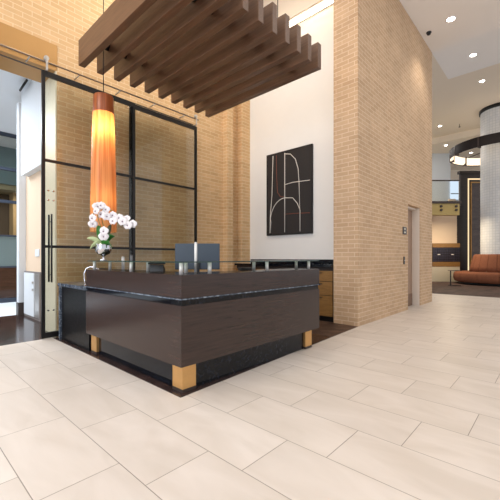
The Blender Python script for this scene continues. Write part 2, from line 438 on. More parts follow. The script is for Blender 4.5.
b.box(DX-.014, DY-.014, .835, DX+.06, DYE, .846); b.box(DX+.06, DY-.014, .835, DXE+.004, DY+.06, .846)
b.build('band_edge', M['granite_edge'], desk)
b = MB()
b.box(DX+.05, DY+.05, .72, DX+.9, DYE-.05, .75); b.box(DX+.9, DY+.05, .72, DXE-.05, DY+.9, .75)
b.build('work_surface', M['desk'], desk)
b = MB()
b.box(DX+.075, DY+.075, .007, DX+.2, DYE-.05, .249); b.box(DX+.2, DY+.075, .007, DXE-.08, DY+.2, .249)
b.box(DX+.2, DYE-.14, .007, DX+.85, DYE-.05, .249); b.box(DXE-.18, DY+.2, .007, DXE-.08, DY+.85, .249)
b.build('plinth', M['granite'], desk)
for fx, fy in ((DX+.045, DY+.045), (DX+.045, DYE-.20), (DXE-.27, DY+.045)):
    g = MB().box(fx, fy, .036, fx+.15, fy+.15, .25).build('foot', M['gold'], desk)
    MB().box(fx-.001, fy-.001, .007, fx+.151, fy+.151, .036).build('foot_pad', M['bronze'], g)
# raised glass shelf on steel standoffs
GZ = 1.158
b = MB()
b.box(DX+.01, DY+.01, GZ, DX+.34, DYE-.02, GZ+.010); b.box(DX+.34, DY+.01, GZ, DXE+.02, DY+.34, GZ+.010)
gs = b.build('glass_shelf', [M['shelf_glass'], M['glass_edge']], desk)
for p in gs.data.polygons:
    if abs(p.normal.z) < .5: p.material_index = 1
posts = [(1.82, 2.508), (2.0, 2.68)]
for x in (2.13, 2.99, 3.865): posts += [(x, 2.48)] + ([(x, 2.68)] if x > 2.5 else [])
for y in (3.405, 4.335): posts += [(1.82, y), (2.02, y)]
for x, y in posts:
    MB().cyl((x, y, 1.052), (x, y, GZ), .019, n=16).build('standoff', M['satin'], desk)

# granite return between desk and doors
rt = thing('granite_side_counter', (1.95, 4.95, .006), 'lower black granite counter between the desk and the glass door', 'counter')
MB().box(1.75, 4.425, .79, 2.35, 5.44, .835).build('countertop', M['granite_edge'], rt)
MB().box(1.79, 4.43, .007, 1.83, 5.39, .79).build('front_panel', M['speckle'], rt)
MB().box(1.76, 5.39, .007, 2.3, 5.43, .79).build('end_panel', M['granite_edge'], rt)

# back counter along the white wall ---------------------------------------------
ct = thing('worktop', (5.9, 4.3, 1.03), 'dark granite worktop along the white wall', 'worktop')
MB().box(5.57, 3.08, 1.03, 6.149, 5.6, 1.075).build('slab', M['granite'], ct)
MB().box(6.125, 3.08, 1.075, 6.149, 5.6, 1.17).build('upstand', M['granite'], ct)
def cabinet(y0, y1, label):
    c = thing('base_cabinet', (5.9, (y0+y1)/2, .007), label, 'cabinet', 'gold oak cabinets under the worktop')
    MB().box(5.63, y0+.002, .1, 6.148, y1-.002, 1.029).build('carcass', M['darkpanel'], c)
    MB().box(5.68, y0+.002, .008, 6.1, y1-.002, .1).build('toe_kick', M['black'], c)
    zs = (.11, .50, .76, .965)
    for i in range(3):
        d = MB().box(5.608, y0+.01, zs[i]+.006, 5.63, y1-.01, zs[i+1]-.006).build('drawer', M['oak'], c)
        MB().box(5.590, (y0+y1)/2-.09, zs[i+1]-.05, 5.608, (y0+y1)/2+.09, zs[i+1]-.038).build('handle', M['black'], d)
    return c
cabinet(3.08, 3.70, 'gold oak drawer cabinet nearest the brick corner, under the worktop')
for i in range(3): cabinet(3.70+.63*i, 3.70+.63*(i+1), 'gold oak drawer cabinet hidden behind the reception desk')

# slatted canopy ------------------------------------------------------------------
cp = thing('slatted_canopy', (3.05, 3.75, 3.91), 'large suspended canopy of ten dark walnut slats above the desk', 'canopy')
for i in range(10):
    x = 1.875+.2565*i
    b = MB(); b.box(x, 2.53, 3.91, x+.088, 5.0, 4.265)
    b.build('slat', M['slat'], cp, bevel=.003)
for y in (3.03, 4.63):
    b = MB(); b.cyl((1.9, y, 4.14), (4.27, y, 4.14), .022)
    for i in range(9):
        x = 1.963+.2565*i
        b.cyl((x, y, 4.14), (x+.045, y, 4.14), .058)
        b.cyl((x+.12, y, 4.14), (x+.168, y, 4.14), .058)
    b.build('rod', M['black'], cp)
for x, y in ((2.35, 3.03), (2.35, 4.63), (3.9, 3.03), (3.9, 4.63)):
    MB().cyl((x, y, 4.15), (x, y, 6.85), .006, n=8).build('cable', M['black'], cp)

# pendant --------------------------------------------------------------------------
def veneer():
    m = bpy.data.materials.new('lit_veneer'); m.use_nodes = True
    nt = m.node_tree; nt.nodes.clear()
    tc = nt.nodes.new('ShaderNodeTexCoord')
    mp = nt.nodes.new('ShaderNodeMapping'); mp.inputs['Scale'].default_value = (26, 26, .5); nt.links.new(tc.outputs['Object'], mp.inputs['Vector'])
    n = nt.nodes.new('ShaderNodeTexNoise'); n.inputs['Scale'].default_value = 1.6; n.inputs['Detail'].default_value = 6; nt.links.new(mp.outputs[0], n.inputs['Vector'])
    rp = nt.nodes.new('ShaderNodeValToRGB')
    rp.color_ramp.elements[0].position = .35; rp.color_ramp.elements[0].color = lin((205, 132, 72))
    rp.color_ramp.elements[1].position = .65; rp.color_ramp.elements[1].color = lin((238, 182, 120))
    nt.links.new(n.outputs['Fac'], rp.inputs[0])
    d = nt.nodes.new('ShaderNodeBsdfPrincipled'); d.inputs['Roughness'].default_value = .35; nt.links.new(rp.outputs[0], d.inputs['Base Color'])
    t = nt.nodes.new('ShaderNodeBsdfTranslucent'); nt.links.new(rp.outputs[0], t.inputs['Color'])
    mx = nt.nodes.new('ShaderNodeMixShader'); mx.inputs[0].default_value = .5
    nt.links.new(d.outputs[0], mx.inputs[1]); nt.links.new(t.outputs[0], mx.inputs[2])
    o = nt.nodes.new('ShaderNodeOutputMaterial'); nt.links.new(mx.outputs[0], o.inputs[0])
    return m
PX, PY = 2.052, 4.60
pd = thing('pendant_lamp', (PX, PY, 1.55), 'tall tapered wood veneer pendant lamp glowing amber above the orchid', 'lamp')
prof = [(.168, 1.555), (.166, 1.9), (.158, 2.4), (.146, 2.85), (.137, 3.10), (.135, 3.17)]
MB().lathe(prof, (PX, PY, 0), 40).build('lamp_shade', veneer(), pd)
MB().lathe([(.1355, 3.17), (.128, 3.40), (.122, 3.41), (.0, 3.41)], (PX, PY, 0), 40).build('cap', wood('cap_wood', (120, 58, 26), (160, 84, 42), .35, (26, 26, .5), 1.6), pd)
MB().cyl((PX, PY, 3.41), (PX, PY, 6.86), .006, n=8).build('cord', M['black'], pd)
MB().lathe([(0, 3.02), (.03, 3.03), (.045, 3.07), (.03, 3.11), (.02, 3.16), (.02, 3.2)], (PX, PY, 0), 16).build('bulb', emit('bulb_glow', (255, 214, 150), 12), pd)

# sliding glass doors -----------------------------------------------------------------
YG = 5.6
rail = thing('door_track', (2.2, YG, 4.05), 'long steel sliding door track above the glass panels', 'track')
MB().cyl((-4.5, YG-.01, 4.095), (4.5, YG-.01, 4.095), .013).build('rail', plain('rail_steel', (150, 134, 120), .4, .7), rail)
b = MB(); b.box(-4.5, YB-.03, 4.04, 4.5, YB-.014, 4.055); b.build('back_bar', M['bronze'], rail)
for k in range(13):
    x = -4.0+.68*k
    if x > 4.45: break
    MB().cyl((x, YG-.008, 4.095), (x, YB-.001, 4.095), .010).build('bracket', M['steel'], rail)
def sliding_door(x0, x1, y, label, handle=False, lastw=.045):
    d = thing('sliding_glass_door', ((x0+x1)/2, y, .02), label, 'door')
    d['group'] = 'black framed sliding glass doors'
    f = MB(); t = .02
    f.box(x0, y-t, .02, x0+.045, y+t, 3.96); f.box(x1-lastw, y-t, .02, x1, y+t, 3.96)
    f.box(x0+.045, y-t, 3.885, x1-lastw, y+t, 3.96); f.box(x0+.045, y-t, .02, x1-lastw, y+t, .10)
    f.build('frame', M['black'], d)
    for z in (2.645, 1.37):
        MB().box(x0+.045, y-.014, z-.02, x1-lastw, y+.014, z+.02).build('crossbar', M['black'], d)
    MB().box(x0+.045, y-.004, .10, x1-lastw, y+.004, 3.885).build('glass_pane', M['glass'], d)
    for x in ((x0+.06,) if handle else (x1-.07,)):
        ry = YG-.01
        r = MB(); r.cyl((x, ry-.022, 4.149), (x, ry+.018, 4.149), .034, n=20); r.box(x-.014, ry-.034, 3.97, x+.014, ry-.024, 4.16)
        r.box(x-.014, ry-.024, 3.961, x+.014, y+t, 3.975)
        r.build('roller', M['steel'], d)
    if handle:
        for yy in (y-.06, y+.06):
            h = MB(); h.cyl((x0+.115, yy, .84), (x0+.115, yy, 1.85), .013)
            for z in (.95, 1.74): h.cyl((x0+.115, yy, z), (x0+.115, y, z), .008)
            h.build('handle', M['black'], d)
        b = MB()
        for z in (.42, 2.06, 2.2):
            for dx in (.09, .16): b.cyl((x0+dx, y-.012, z), (x0+dx, y+.012, z), .012)
        b.build('bolt', M['chrome'], d)
    return d
sliding_door(1.585, 3.06, YG, 'black framed sliding glass door with the long bar handle', True, .05)
sliding_door(2.985, 4.49, YG+.0505-.012+.01, 'black framed sliding glass door beside the brick pilaster, without a handle')

# art -----------------------------------------------------------------------------------
ax = XW-.045
y0, y1, z0, z1 = 3.83, 5.07, 1.72, 3.60
art = thing('framed_art', (ax, (y0+y1)/2, z0), 'black abstract canvas with thin white arched lines on the white wall', 'picture')
b = MB(); b.box(ax+.005, y0+.02, z0+.02, ax+.044, y1-.02, z1-.02); b.build('canvas', M['artblack'], art)
b = MB(); b.box(ax-.004, y0, z0, ax+.044, y0+.02, z1); b.box(ax-.004, y1-.02, z0, ax+.044, y1, z1)
b.box(ax-.004, y0+.02, z0, ax+.044, y1-.02, z0+.02); b.box(ax-.004, y0+.02, z1-.02, ax+.044, y1-.02, z1); b.build('frame', M['black'], art)
def ap(u, v, dx=0.0): return (ax+.004-dx, y1-.02-u*(y1-y0-.04), z0+.02+v*(z1-z0-.04))
def stroke(pts, m, r=.008, nm='painted_line'):
    b = MB(); b.tube([ap(u, v) for u, v in pts], r, 6); return b.build(nm, m, art)
stroke([(.14, .985), (.13, .8), (.115, .5), (.075, .25), (.06, .02)], M['chalk'])
stroke([(.42, .985), (.42, .02)], M['chalk'], .009)
stroke([(.07, .02), (.09, .15)] + [(.42-.35*math.cos(t), .15+.29*math.sin(t)) for t in [i*PI/2/8 for i in range(9)]][1:] + [(.6, .425), (.7, .355), (.76, .27), (.76, .02)], M['chalk'])
stroke([(.42, .975), (.55, .955), (.66, .88), (.72, .76), (.74, .6), (.755, .27)], M['chalk'])
stroke([(.43, .60), (.6, .61), (.8, .605), (.97, .60)], M['chalk'])
stroke([(.22, .985), (.23, .7), (.25, .52), (.32, .46), (.40, .455)], M['rust'], .006)
stroke([(.43, .24), (.7, .235), (.97, .225)], M['rust'], .006)

# desk-top things ------------------------------------------------------------------------
# monitor
mc = Vector((2.75, 3.03, .75)); mc = far(fr(197.5, 4.1), 4.1, .751)
Tm = Matrix.Translation(mc) @ Matrix.Rotation(A-PI/2, 4, 'Z')
mo = thing('computer_monitor', mc, 'dark grey computer monitor seen from behind on the reception desk', 'monitor')
MB().rbox(-.27, -.02, .31, .27, .012, .625, .008, 2, T=Tm).build('screen_housing', M['screen'], mo)
MB().box(-.26, .012, .32, .26, .015, .615, T=Tm).build('display', M['plastic'], mo)
MB().box(-.03, -.05, .02, .03, -.025, .42, T=Tm).build('stand', M['plastic'], mo)
MB().rbox(-.12, -.12, .001, .12, .07, .02, .006, 2, T=Tm).build('base', M['plastic'], mo)
# telephone on the ledge
Tp = Matrix.Translation((2.085, 3.22, 1.053)) @ Matrix.Rotation(.75-PI/2, 4, 'Z')
Tp = Matrix.Translation((2.075, 3.30, 1.0525)) @ Matrix.Rotation(A-PI/2, 4, 'Z')
ph = thing('desk_telephone', (2.075, 3.30, 1.0525), 'black desk telephone behind the glass shelf, beside the monitor', 'telephone')
b = MB()
vs = [(-.075, -.045, 0), (.075, -.045, 0), (.075, .05, 0), (-.075, .05, 0), (-.075, -.035, .076), (.075, -.035, .076), (.075, .05, .02), (-.075, .05, .02)]
vv = [b.bm.verts.new(Tp @ Vector(p)) for p in vs]
for f in ((0,3,2,1),(4,5,6,7),(0,1,5,4),(1,2,6,5),(2,3,7,6),(3,0,4,7)): b.bm.faces.new([vv[i] for i in f])
b.build('body', M['plastic'], ph)
b = MB(); b.rbox(-.095, -.05, .078, .095, -.012, .098, .008, 2, T=Tp); b.build('handset', M['plastic'], ph)
# slim canisters
def canister(x, y, h, r, m, label, capm=None):
    z = 1.0525
    o = thing('desk_canister', (x, y, z), label, 'canister')
    MB().lathe([(0, 0), (r, 0), (r, h), (0, h)], (x, y, z), 18).build('body', m, o)
    if capm: MB().lathe([(0, h), (r*.9, h), (r*.9, h+.012), (0, h+.012)], (x, y, z), 18).build('cap', capm, o)
    return o
wp = plain('white_plastic', (214, 214, 214), .4)
gp = plain('grey_plastic', (90, 92, 96), .4)
canister(2.212, 2.795, .30, .015, wp, 'tall slim white tube standing in front of the monitor', wp)
canister(2.13, 4.20, .155, .019, wp, 'short white tube standing behind the glass shelf', wp)
canister(2.13, 3.98, .18, .016, gp, 'slim dark grey tube standing behind the glass shelf', M['plastic'])
# black tablet on the ledge
o = MB().rbox(2.86, 2.765, 1.054, 3.10, 2.825, 1.085, .008, 2).build('card_reader', M['plastic'])
tag(o, 'small flat black device lying on the desk ledge', 'device')
# curved chrome chair arm thing at the end of the desk
ch = thing('curved_chrome_stand', (1.86, 4.60, .835), 'curved chrome tubes standing on the granite counter beside the desk end', 'ornament')
b = MB()
b.tube([(1.80, 4.56, .846), (1.80, 4.60, .93), (1.81, 4.63, 1.0), (1.83, 4.62, 1.06), (1.87, 4.58, 1.085), (1.92, 4.52, 1.07), (1.97, 4.48, 1.03), (2.03, 4.47, 1.01)], .009)
b.build('outer_arm', M['chrome'], ch)
b = MB()
b.tube([(1.86, 4.58, .846), (1.86, 4.60, .91), (1.87, 4.62, .97), (1.89, 4.60, 1.02), (1.93, 4.56, 1.05), (1.99, 4.50, 1.06), (2.06, 4.47, 1.05)], .008)
b.build('inner_arm', M['black'], ch)
MB().rbox(1.77, 4.53, .8355, 1.90, 4.61, .8458, .003, 1).build('base', M['chrome'], ch)

# orchid ------------------------------------------------------------------------------------
OX, OY, OZ = 1.93, 4.03, GZ+.0105
OD = OX*CA+OY*SA
def op(px, py, dd=0.0):
    d = OD+dd
    return far(fr(px, d), d, 1.2-(py-258)*d/338.0)
oc = op(103.5, 262)
OX, OY = oc.x, oc.y
orc = thing('potted_orchid', (OX, OY, OZ), 'white orchid spray in a footed silver bowl on the glass shelf', 'plant')
MB().lathe([(0, 0), (.042, 0), (.042, .006), (.014, .018), (.011, .05), (.03, .065), (.072, .085), (.094, .12), (.096, .155), (.088, .185), (.094, .20), (.086, .20), (.08, .18), (.0, .17)], (OX, OY, OZ), 28).build('bowl', M['chrome'], orc)
o = MB().lathe([(0, .178), (.05, .186), (.083, .176)], (OX, OY, OZ), 20).build('moss', plain('moss', (58, 74, 34), .9, bump=.8, bscale=80), orc)
def leaf(base, tip, lift, w, m, curl=.0):
    base, tip = Vector(base), Vector(tip)
    d = tip-base; side = d.cross(Vector((CA, SA, .5))).normalized()
    b = MB(); N = 10; rows = []
    for i in range(N+1):
        t = i/N; p = base+d*t+Vector((0, 0, 1))*lift*math.sin(PI*t)*1.0
        ww = w*(math.sin(PI*min(1, t*.92+.08))**.6)*(1 if t < .98 else .25)
        rows.append([b.bm.verts.new(p-side*ww), b.bm.verts.new(p-Vector((0, 0, .012))), b.bm.verts.new(p+side*ww)])
    for i in range(N):
        for k in range(2):
            f = b.bm.faces.new((rows[i][k], rows[i][k+1], rows[i+1][k+1], rows[i+1][k])); f.smooth = True
    o = b.build('leaf', m, orc)
    md = o.modifiers.new('thick', 'SOLIDIFY'); md.thickness = .003
    return o
rim = Vector((OX, OY, OZ+.175))
leaf(rim+Vector((0, 0, 0)), op(98, 225, -.02), .02, .05, M['leaf'])
leaf(rim, op(111, 224, .06), .02, .034, plain('dark_leaf', (62, 66, 40), .4))
leaf(rim, op(114.5, 236, -.03), .05, .035, M['leaf'])
leaf(rim, op(112, 247, -.12), .06, .045, M['leaf'])
leaf(rim, op(87, 238, -.03), .03, .034, M['paleleaf'])
leaf(rim, op(90, 248, -.08), .05, .034, M['paleleaf'])
leaf(rim, op(108, 234, -.1), .02, .045, M['leaf'])
s1 = [rim, op(104, 230, .02), op(101, 214), op(103, 207, -.01), op(110, 210), op(120, 215), op(133, 223)]
MB().tube(s1, .0045, 8).build('flower_stem', M['stem'], orc)
s2 = [rim+Vector((.01, 0, 0)), op(101, 228, -.03), op(97, 214, -.04), op(94, 210, -.05), op(92.5, 222, -.06)]
MB().tube(s2, .004, 8).build('flower_stem', M['stem'], orc)
def blossom(px, py, dd, sc, rx, rz):
    p = op(px, py, dd)
    T = Matrix.Translation(p) @ Matrix.Rotation(A-PI/2+rz, 4, 'Z') @ Matrix.Rotation(rx, 4, 'X')
    b = MB()
    # five petals facing local -Y; the two side ones are broad
    for ang, L, W in ((90, .046, .020), (8, .050, .032), (172, .050, .032), (235, .046, .020), (305, .046, .020)):
        a = math.radians(ang); L *= sc; W *= sc
        N = 6; rows = []
        for i in range(N+1):
            t = i/N; ww = W*math.sin(PI*(t*.86+.10))**.8
            cx, cz = math.cos(a)*L*t, math.sin(a)*L*t; nx, nz = -math.sin(a), math.cos(a)
            yb = -.010*math.sin(PI*t)*sc
            rows.append([b.bm.verts.new(T @ Vector((cx+nx*ww*k, yb+.006*abs(k), cz+nz*ww*k))) for k in (-1, 0, 1)])
        for i in range(N):
            for k in range(2):
                f = b.bm.faces.new((rows[i][k], rows[i][k+1], rows[i+1][k+1], rows[i+1][k])); f.smooth = True
    o = b.build('blossom', M['petal'], orc)
    l = MB(); l.lathe([(0, -.006), (.006, -.003), (.0075, .004), (0, .012)], n=8, T=T @ Matrix.Translation((0, -.012, -.004)) @ Matrix.Rotation(PI/2, 4, 'X'))
    l.build('lip', M['lip'], o)
fl_ = [(101, 205.5, 0), (106, 209.5, .01), (96, 211, -.05), (101.5, 214.5, -.02), (92.6, 218, -.06), (92.8, 224, -.06), (106.8, 216.5, -.03), (113, 215, .0), (113, 221, -.03),
       (119, 218, 0), (122.7, 221.5, -.03), (126.5, 218.7, .01), (127.8, 225.3, -.02), (132.6, 224, 0), (104, 231, -.12), (103.6, 236.5, -.13), (97.5, 206.5, -.01)]
for i, (x, y, d) in enumerate(fl_):
    blossom(x, y, d-.02, random.uniform(1.05, 1.3), random.uniform(-.25, .25), random.uniform(-.5, .5))

# vestibule beyond the doorway ------------------------------------------------------------
struct('ceiling_vestibule', MB().box(-5, YB+.58, 4.57, 5.2, 14, 4.8), M['blue_white'], 'pale ceiling of the entry vestibule', 'ceiling')
w = MB(); w.box(2.06, YB+.58, 0, 2.2, 8.45, 4.57)
struct('wall_vestibule', w, M['peach'], 'peach side wall of the entry vestibule', 'wall')
w = MB(); w.box(1.93, YB+.58, 2.88, 2.06, 8.1, 4.57)
struct('trim_4', w, M['blue_white'], 'white bulkhead along the top of the vestibule side wall', 'trim')
w = MB(); w.box(1.93, 8.3, 0.0, 2.058, 8.45, 4.45)
struct('column_white', w, M['blue_white'], 'slim white post at the end of the vestibule side wall', 'column')
w = MB(); w.box(1.92, 8.288, 0.0, 2.058, 8.458, .27); w.box(2.035, YB+.58, 0, 2.058, 7.1, .07)
struct('baseboard_vestibule', w, M['bronze'], 'dark base at the foot of the white post', 'baseboard')
wc = thing('wall_cabinet', (2.03, 7.7, .0), 'low white cabinet door with grey frame on the vestibule wall', 'cabinet')
MB().box(2.02, 7.22, .0, 2.059, 8.27, .93).build('frame', plain('grey_frame', (128, 122, 120), .5), wc)
MB().box(2.005, 7.56, .05, 2.02, 8.23, .90).build('door', M['blue_white'], wc)
MB().box(2.01, 7.26, .05, 2.02, 7.52, .90).build('side_panel', M['steel'], wc)
for z in (.72, .58): MB().box(1.99, 7.58, z-.02, 2.005, 7.64, z+.02).build('latch', M['steel'], wc)
o = MB().box(2.045, 7.38, 1.23, 2.058, 7.62, 1.37).build('wall_switch', M['blue_white']); tag(o, 'small white switch plate on the peach vestibule wall', 'switch')
# ceiling bar
o = MB().cyl(far(fr(20, 6.58), 6.58, 4.46), far(fr(27, 6.34), 6.34, 4.54), .02).build('ceiling_bar', M['black']); tag(o, 'short black bar fixed under the vestibule ceiling', 'fixture')
# entry windows, square to the vestibule
YS = 11.0
wn = MB()
for z, t in ((4.53, .05), (3.60, .04), (2.72, .04), (1.80, .02), (.96, .02), (.06, .06)):
    wn.box(-5, YS-.04, z-t, 4.4, YS+.04, z+t)
for x in (-4, -2.5, -1, .55, 3.4): wn.box(x-.03, YS-.04, .08, x+.03, YS+.04, 4.5)
o = struct('window_1', wn, plain('slate_mullion', (50, 60, 76), .5), 'dark mullioned entry window wall', 'window')
MB().box(-5, YS-.005, .1, 4.4, YS+.005, 4.5).build('pane', M['glass'], o)
MB().box(-5, YS+.01, .96, 4.4, YS+.02, 1.80).build('frosted_band', M['frost'], o)
struct('wall_entry_room', MB().box(-5, 13.5, 0, 6.2, 13.7, 4.57), M['dim'], 'dim wall of the room behind the entry windows', 'wall')
struct('wall_entry_upper', MB().box(-5, 12.4, 3.45, 5.2, 12.5, 4.57), M['teal'], 'teal grey band above the room behind the entry windows', 'wall')
struct('ceiling_entry_room', MB().box(-5, 12.5, 3.3, 6.0, 13.5, 3.45), M['oliveceil'], 'olive ceiling of the room behind the windows', 'ceiling')
struct('column_tan', MB().box(2.85, 12.9, 0, 3.45, 13.4, 3.3), M['tan'], 'tan pillar in the room behind the windows', 'column')
o = MB().box(-4.5, 11.6, .0, 4.4, 12.1, .94).build('low_counter', M['redwood']); tag(o, 'reddish brown counter behind the entry windows', 'counter')

# elevator doorway fittings -----------------------------------------------------------------
el = thing('elevator_door', (8.73, 2.8, 0), 'taupe elevator door recessed in the brick block', 'door')
MB().box(8.262, 2.79, .002, 8.74, 2.83, 2.40).build('door_leaf', M['doorpaint'], el)
MB().box(8.75, 2.79, .002, 9.17, 2.83, 2.40).build('door_leaf', M['doorpaint'], el)
MB().box(8.27, 2.78, .002, 9.16, 2.79, .30).build('kick_plate', M['frame'], el)
b = MB(); b.box(9.17, 2.62, .002, 9.198, 2.83, 2.452); b.box(8.262, 2.70, 2.405, 9.17, 2.83, 2.452); b.build('door_frame', plain('grey_taupe_frame', (226, 214, 202), .4), el)
sg = thing('wall_sign', (8.05, 2.595, 1.7), 'small dark two-part sign plate beside the elevator doorway', 'sign')
MB().box(7.89, 2.58, 1.735, 8.11, 2.599, 1.90).build('plate', M['bronze'], sg)
for z in (1.765, 1.84): MB().box(7.945, 2.576, z, 8.03, 2.58, z+.03).build('lettering', M['cream'], sg)
cb_ = thing('call_switch', (7.97, 2.595, 1.05), 'small black elevator call button on the brick', 'button')
MB().box(7.94, 2.585, 1.06, 8.01, 2.599, 1.23).build('plate', M['black'], cb_)
MB().cyl((7.975, 2.575, 1.145), (7.975, 2.585, 1.145), .012).build('push_button', M['steel'], cb_)

# downlights ----------------------------------------------------------------------------------
dlight = None
for (x, y, z, lab) in ((9.10, 1.90, 6.85, 'nearest recessed downlight, in the ceiling beside the brick block'),
                       (12.31, 1.97, 7.45, 'recessed downlight in the dropped ceiling tray'),
                       (15.71, 2.22, 8.05, 'recessed downlight in the cream ceiling above the tiled column'),
                       (19.59, 4.59, 8.05, 'recessed downlight in the cream ceiling beyond the black ring'),
                       (22.0, 4.85, 7.70, 'recessed downlight in the lower ceiling above the gallery'),
                       (24.6, 4.05, 7.70, 'farthest recessed downlight, above the dark feature panel')):
    if dlight is None:
        dlight = thing('recessed_downlight', (x, y, z), lab, 'light', 'recessed ceiling downlights')
        MB().lathe([(.085, -.004), (.085, -.001), (.0, -.001)], (x, y, z), 20).build('lens', M['lamp'], dlight)
        MB().lathe([(.086, -.001), (.086, -.010), (.112, -.008), (.115, -.001)], (x, y, z), 20).build('trim_ring', M['white'], dlight)
    else:
        dup(dlight, (x, y, z), lab)
cam_ = thing('ceiling_fixture', (9.26, 2.42, 6.79), 'small black dome camera under the ceiling at the brick block edge', 'fixture')  # black dome camera, not a sprinkler head
MB().lathe([(0, -.08), (.04, -.06), (.05, -.02), (.035, 0)], (9.26, 2.42, 6.85), 14).build('dome', M['plastic'], cam_)
MB().cyl((9.26, 2.42, 6.83), (9.26, 2.42, 6.849), .06).build('base', M['plastic'], cam_)
sp_ = thing('ceiling_fixture', (19.3, 3.4, 7.9), 'small sprinkler head hanging under the cream ceiling near the ring', 'sprinkler')
ps = far(fr(459.5, 17.3), 17.3, 8.05)
MB().cyl(ps-Vector((0, 0, .13)), ps, .012).build('pipe', M['bronze'], sp_)
MB().lathe([(0, -.16), (.05, -.15), (.05, -.14), (.02, -.12)], ps, 10).build('head', M['bronze'], sp_)

# round column, ring chandelier, banquette --------------------------------------------------------
CC = far(fr(500, 15.5), 15.5)
w = MB()
# the mosaic is laid around the shaft: 48 flat facets carry it
w.lathe([(.75, 0), (.75, 8.05)], CC, 64)
def column_mat():
    m, nt, b = new_mat('column_mosaic')
    tc = nt.nodes.new('ShaderNodeTexCoord')
    sp = nt.nodes.new('ShaderNodeSeparateXYZ'); nt.links.new(tc.outputs['Object'], sp.inputs[0])
    ang = math_node(nt, 'ARCTAN2', math_node(nt, 'SUBTRACT', sp.outputs[1], CC.y), math_node(nt, 'SUBTRACT', sp.outputs[0], CC.x))
    cb = nt.nodes.new('ShaderNodeCombineXYZ'); nt.links.new(math_node(nt, 'MULTIPLY', ang, .75), cb.inputs[0]); nt.links.new(sp.outputs[2], cb.inputs[1])
    br = nt.nodes.new('ShaderNodeTexBrick'); br.offset = 0
    br.inputs['Scale'].default_value = 1; br.inputs['Brick Width'].default_value = .12; br.inputs['Row Height'].default_value = .12; br.inputs['Mortar Size'].default_value = .008
    br.inputs['Color1'].default_value = lin((214, 214, 214)); br.inputs['Color2'].default_value = lin((204, 206, 209)); br.inputs['Mortar'].default_value = lin((188, 190, 192))
    nt.links.new(cb.outputs[0], br.inputs['Vector']); nt.links.new(br.outputs['Color'], b.inputs['Base Color'])
    b.inputs['Roughness'].default_value = .45
    return m
struct('column_round', w, column_mat(), 'round column clad in pale mosaic tiles rising from the banquette', 'column')
w = MB(); w.lathe([(.751, 7.9), (.80, 7.9), (.80, 8.049), (.751, 8.049)], CC, 48)
struct('trim_5', w, M['black'], 'black collar at the top of the round column', 'trim')
ring = thing('ring_chandelier', CC+Vector((0, 0, 5.95)), 'large black ring chandelier glowing inside around the tiled column', 'chandelier')
RR = 2.0
w = MB(); w.lathe([(RR, 5.95), (RR, 6.38), (RR-.02, 6.38), (RR-.02, 5.95), (RR, 5.95)], CC, 72); w.build('outer_band', plain('matte_black_band', (44, 38, 37), .75, spec=.2), ring)
w = MB(); w.lathe([(RR-.16, 6.05), (RR-.16, 6.32), (RR-.03, 6.32), (RR-.03, 5.98), (RR-.16, 6.05)], CC, 72); w.build('light_diffuser', M['ringglow'], ring)
for k in range(10):
    a = 2*PI*k/10+.35
    T = Matrix.Translation(CC) @ Matrix.Rotation(a, 4, 'Z')
    MB().box(RR-.19, -.03, 5.93, RR+.012, .03, 6.36, T=T).build('bracket', M['bronze'], ring)
for a in (A+PI+.42, A-PI/2+.25, A+.15):
    u = Vector((math.cos(a), math.sin(a), 0))
    MB().cyl(CC+u*.752+Vector((0, 0, 6.34)), CC+u*(RR-.03)+Vector((0, 0, 6.34)), .02, n=8).build('support_arm', M['black'], ring)
# banquette: ring seat with a leaning round back
bq = thing('round_banquette', CC, 'rust orange round banquette sofa wrapped around the tiled column', 'sofa')
def arc_lathe(prof, a0, a1, n, nm, m, closed=True):
    w = MB(); w.lathe(prof, CC, n, a0, a1)
    if closed:
        for a in (a0, a1):
            vs = [w.bm.verts.new((CC.x+r*math.cos(a), CC.y+r*math.sin(a), z)) for r, z in prof[:-1]]
            w.bm.faces.new(vs)
    return w.build(nm, m, bq)
seat_prof = [(1.0, .10), (1.72, .10), (1.80, .14), (1.84, .28), (1.83, .46), (1.78, .545), (1.68, .57), (1.0, .57), (1.0, .10)]
back_prof = [(.86, .575), (1.20, .575), (1.16, .80), (1.04, 1.25), (1.00, 1.345), (.95, 1.37), (.86, 1.37), (.86, .575)]
NS = 14
for k in range(NS):
    a0 = 2*PI*k/NS+.1; a1 = a0+2*PI/NS-.006
    arc_lathe(seat_prof, a0, a1, 8, 'seat_cushion', M['fabric'])
NB = 20
for k in range(NB):
    a0 = 2*PI*k/NB+.02; a1 = a0+2*PI/NB-.012
    arc_lathe(back_prof, a0, a1, 6, 'backrest_panel', M['fabric'])
w = MB(); w.lathe([(.9, .001), (1.62, .001), (1.62, .10), (.9, .10), (.9, .001)], CC, 48); w.build('plinth', M['black'], bq)
# side table
tb = far(fr(452, 15.0)-.06, 14.7)
Tt = Matrix.Translation(tb) @ Matrix.Rotation(A-PI/2, 4, 'Z')
st = thing('side_table', tb, 'slim dark C-shaped side table beside the banquette', 'table')
MB().box(-.2, -.18, .64, .2, .18, .665, T=Tt).build('tabletop', M['bronze'], st)
MB().box(-.195, -.02, .02, -.165, .02, .64, T=Tt).build('leg', M['black'], st)
MB().box(-.2, -.15, .001, .17, .15, .02, T=Tt).build('base', M['black'], st)

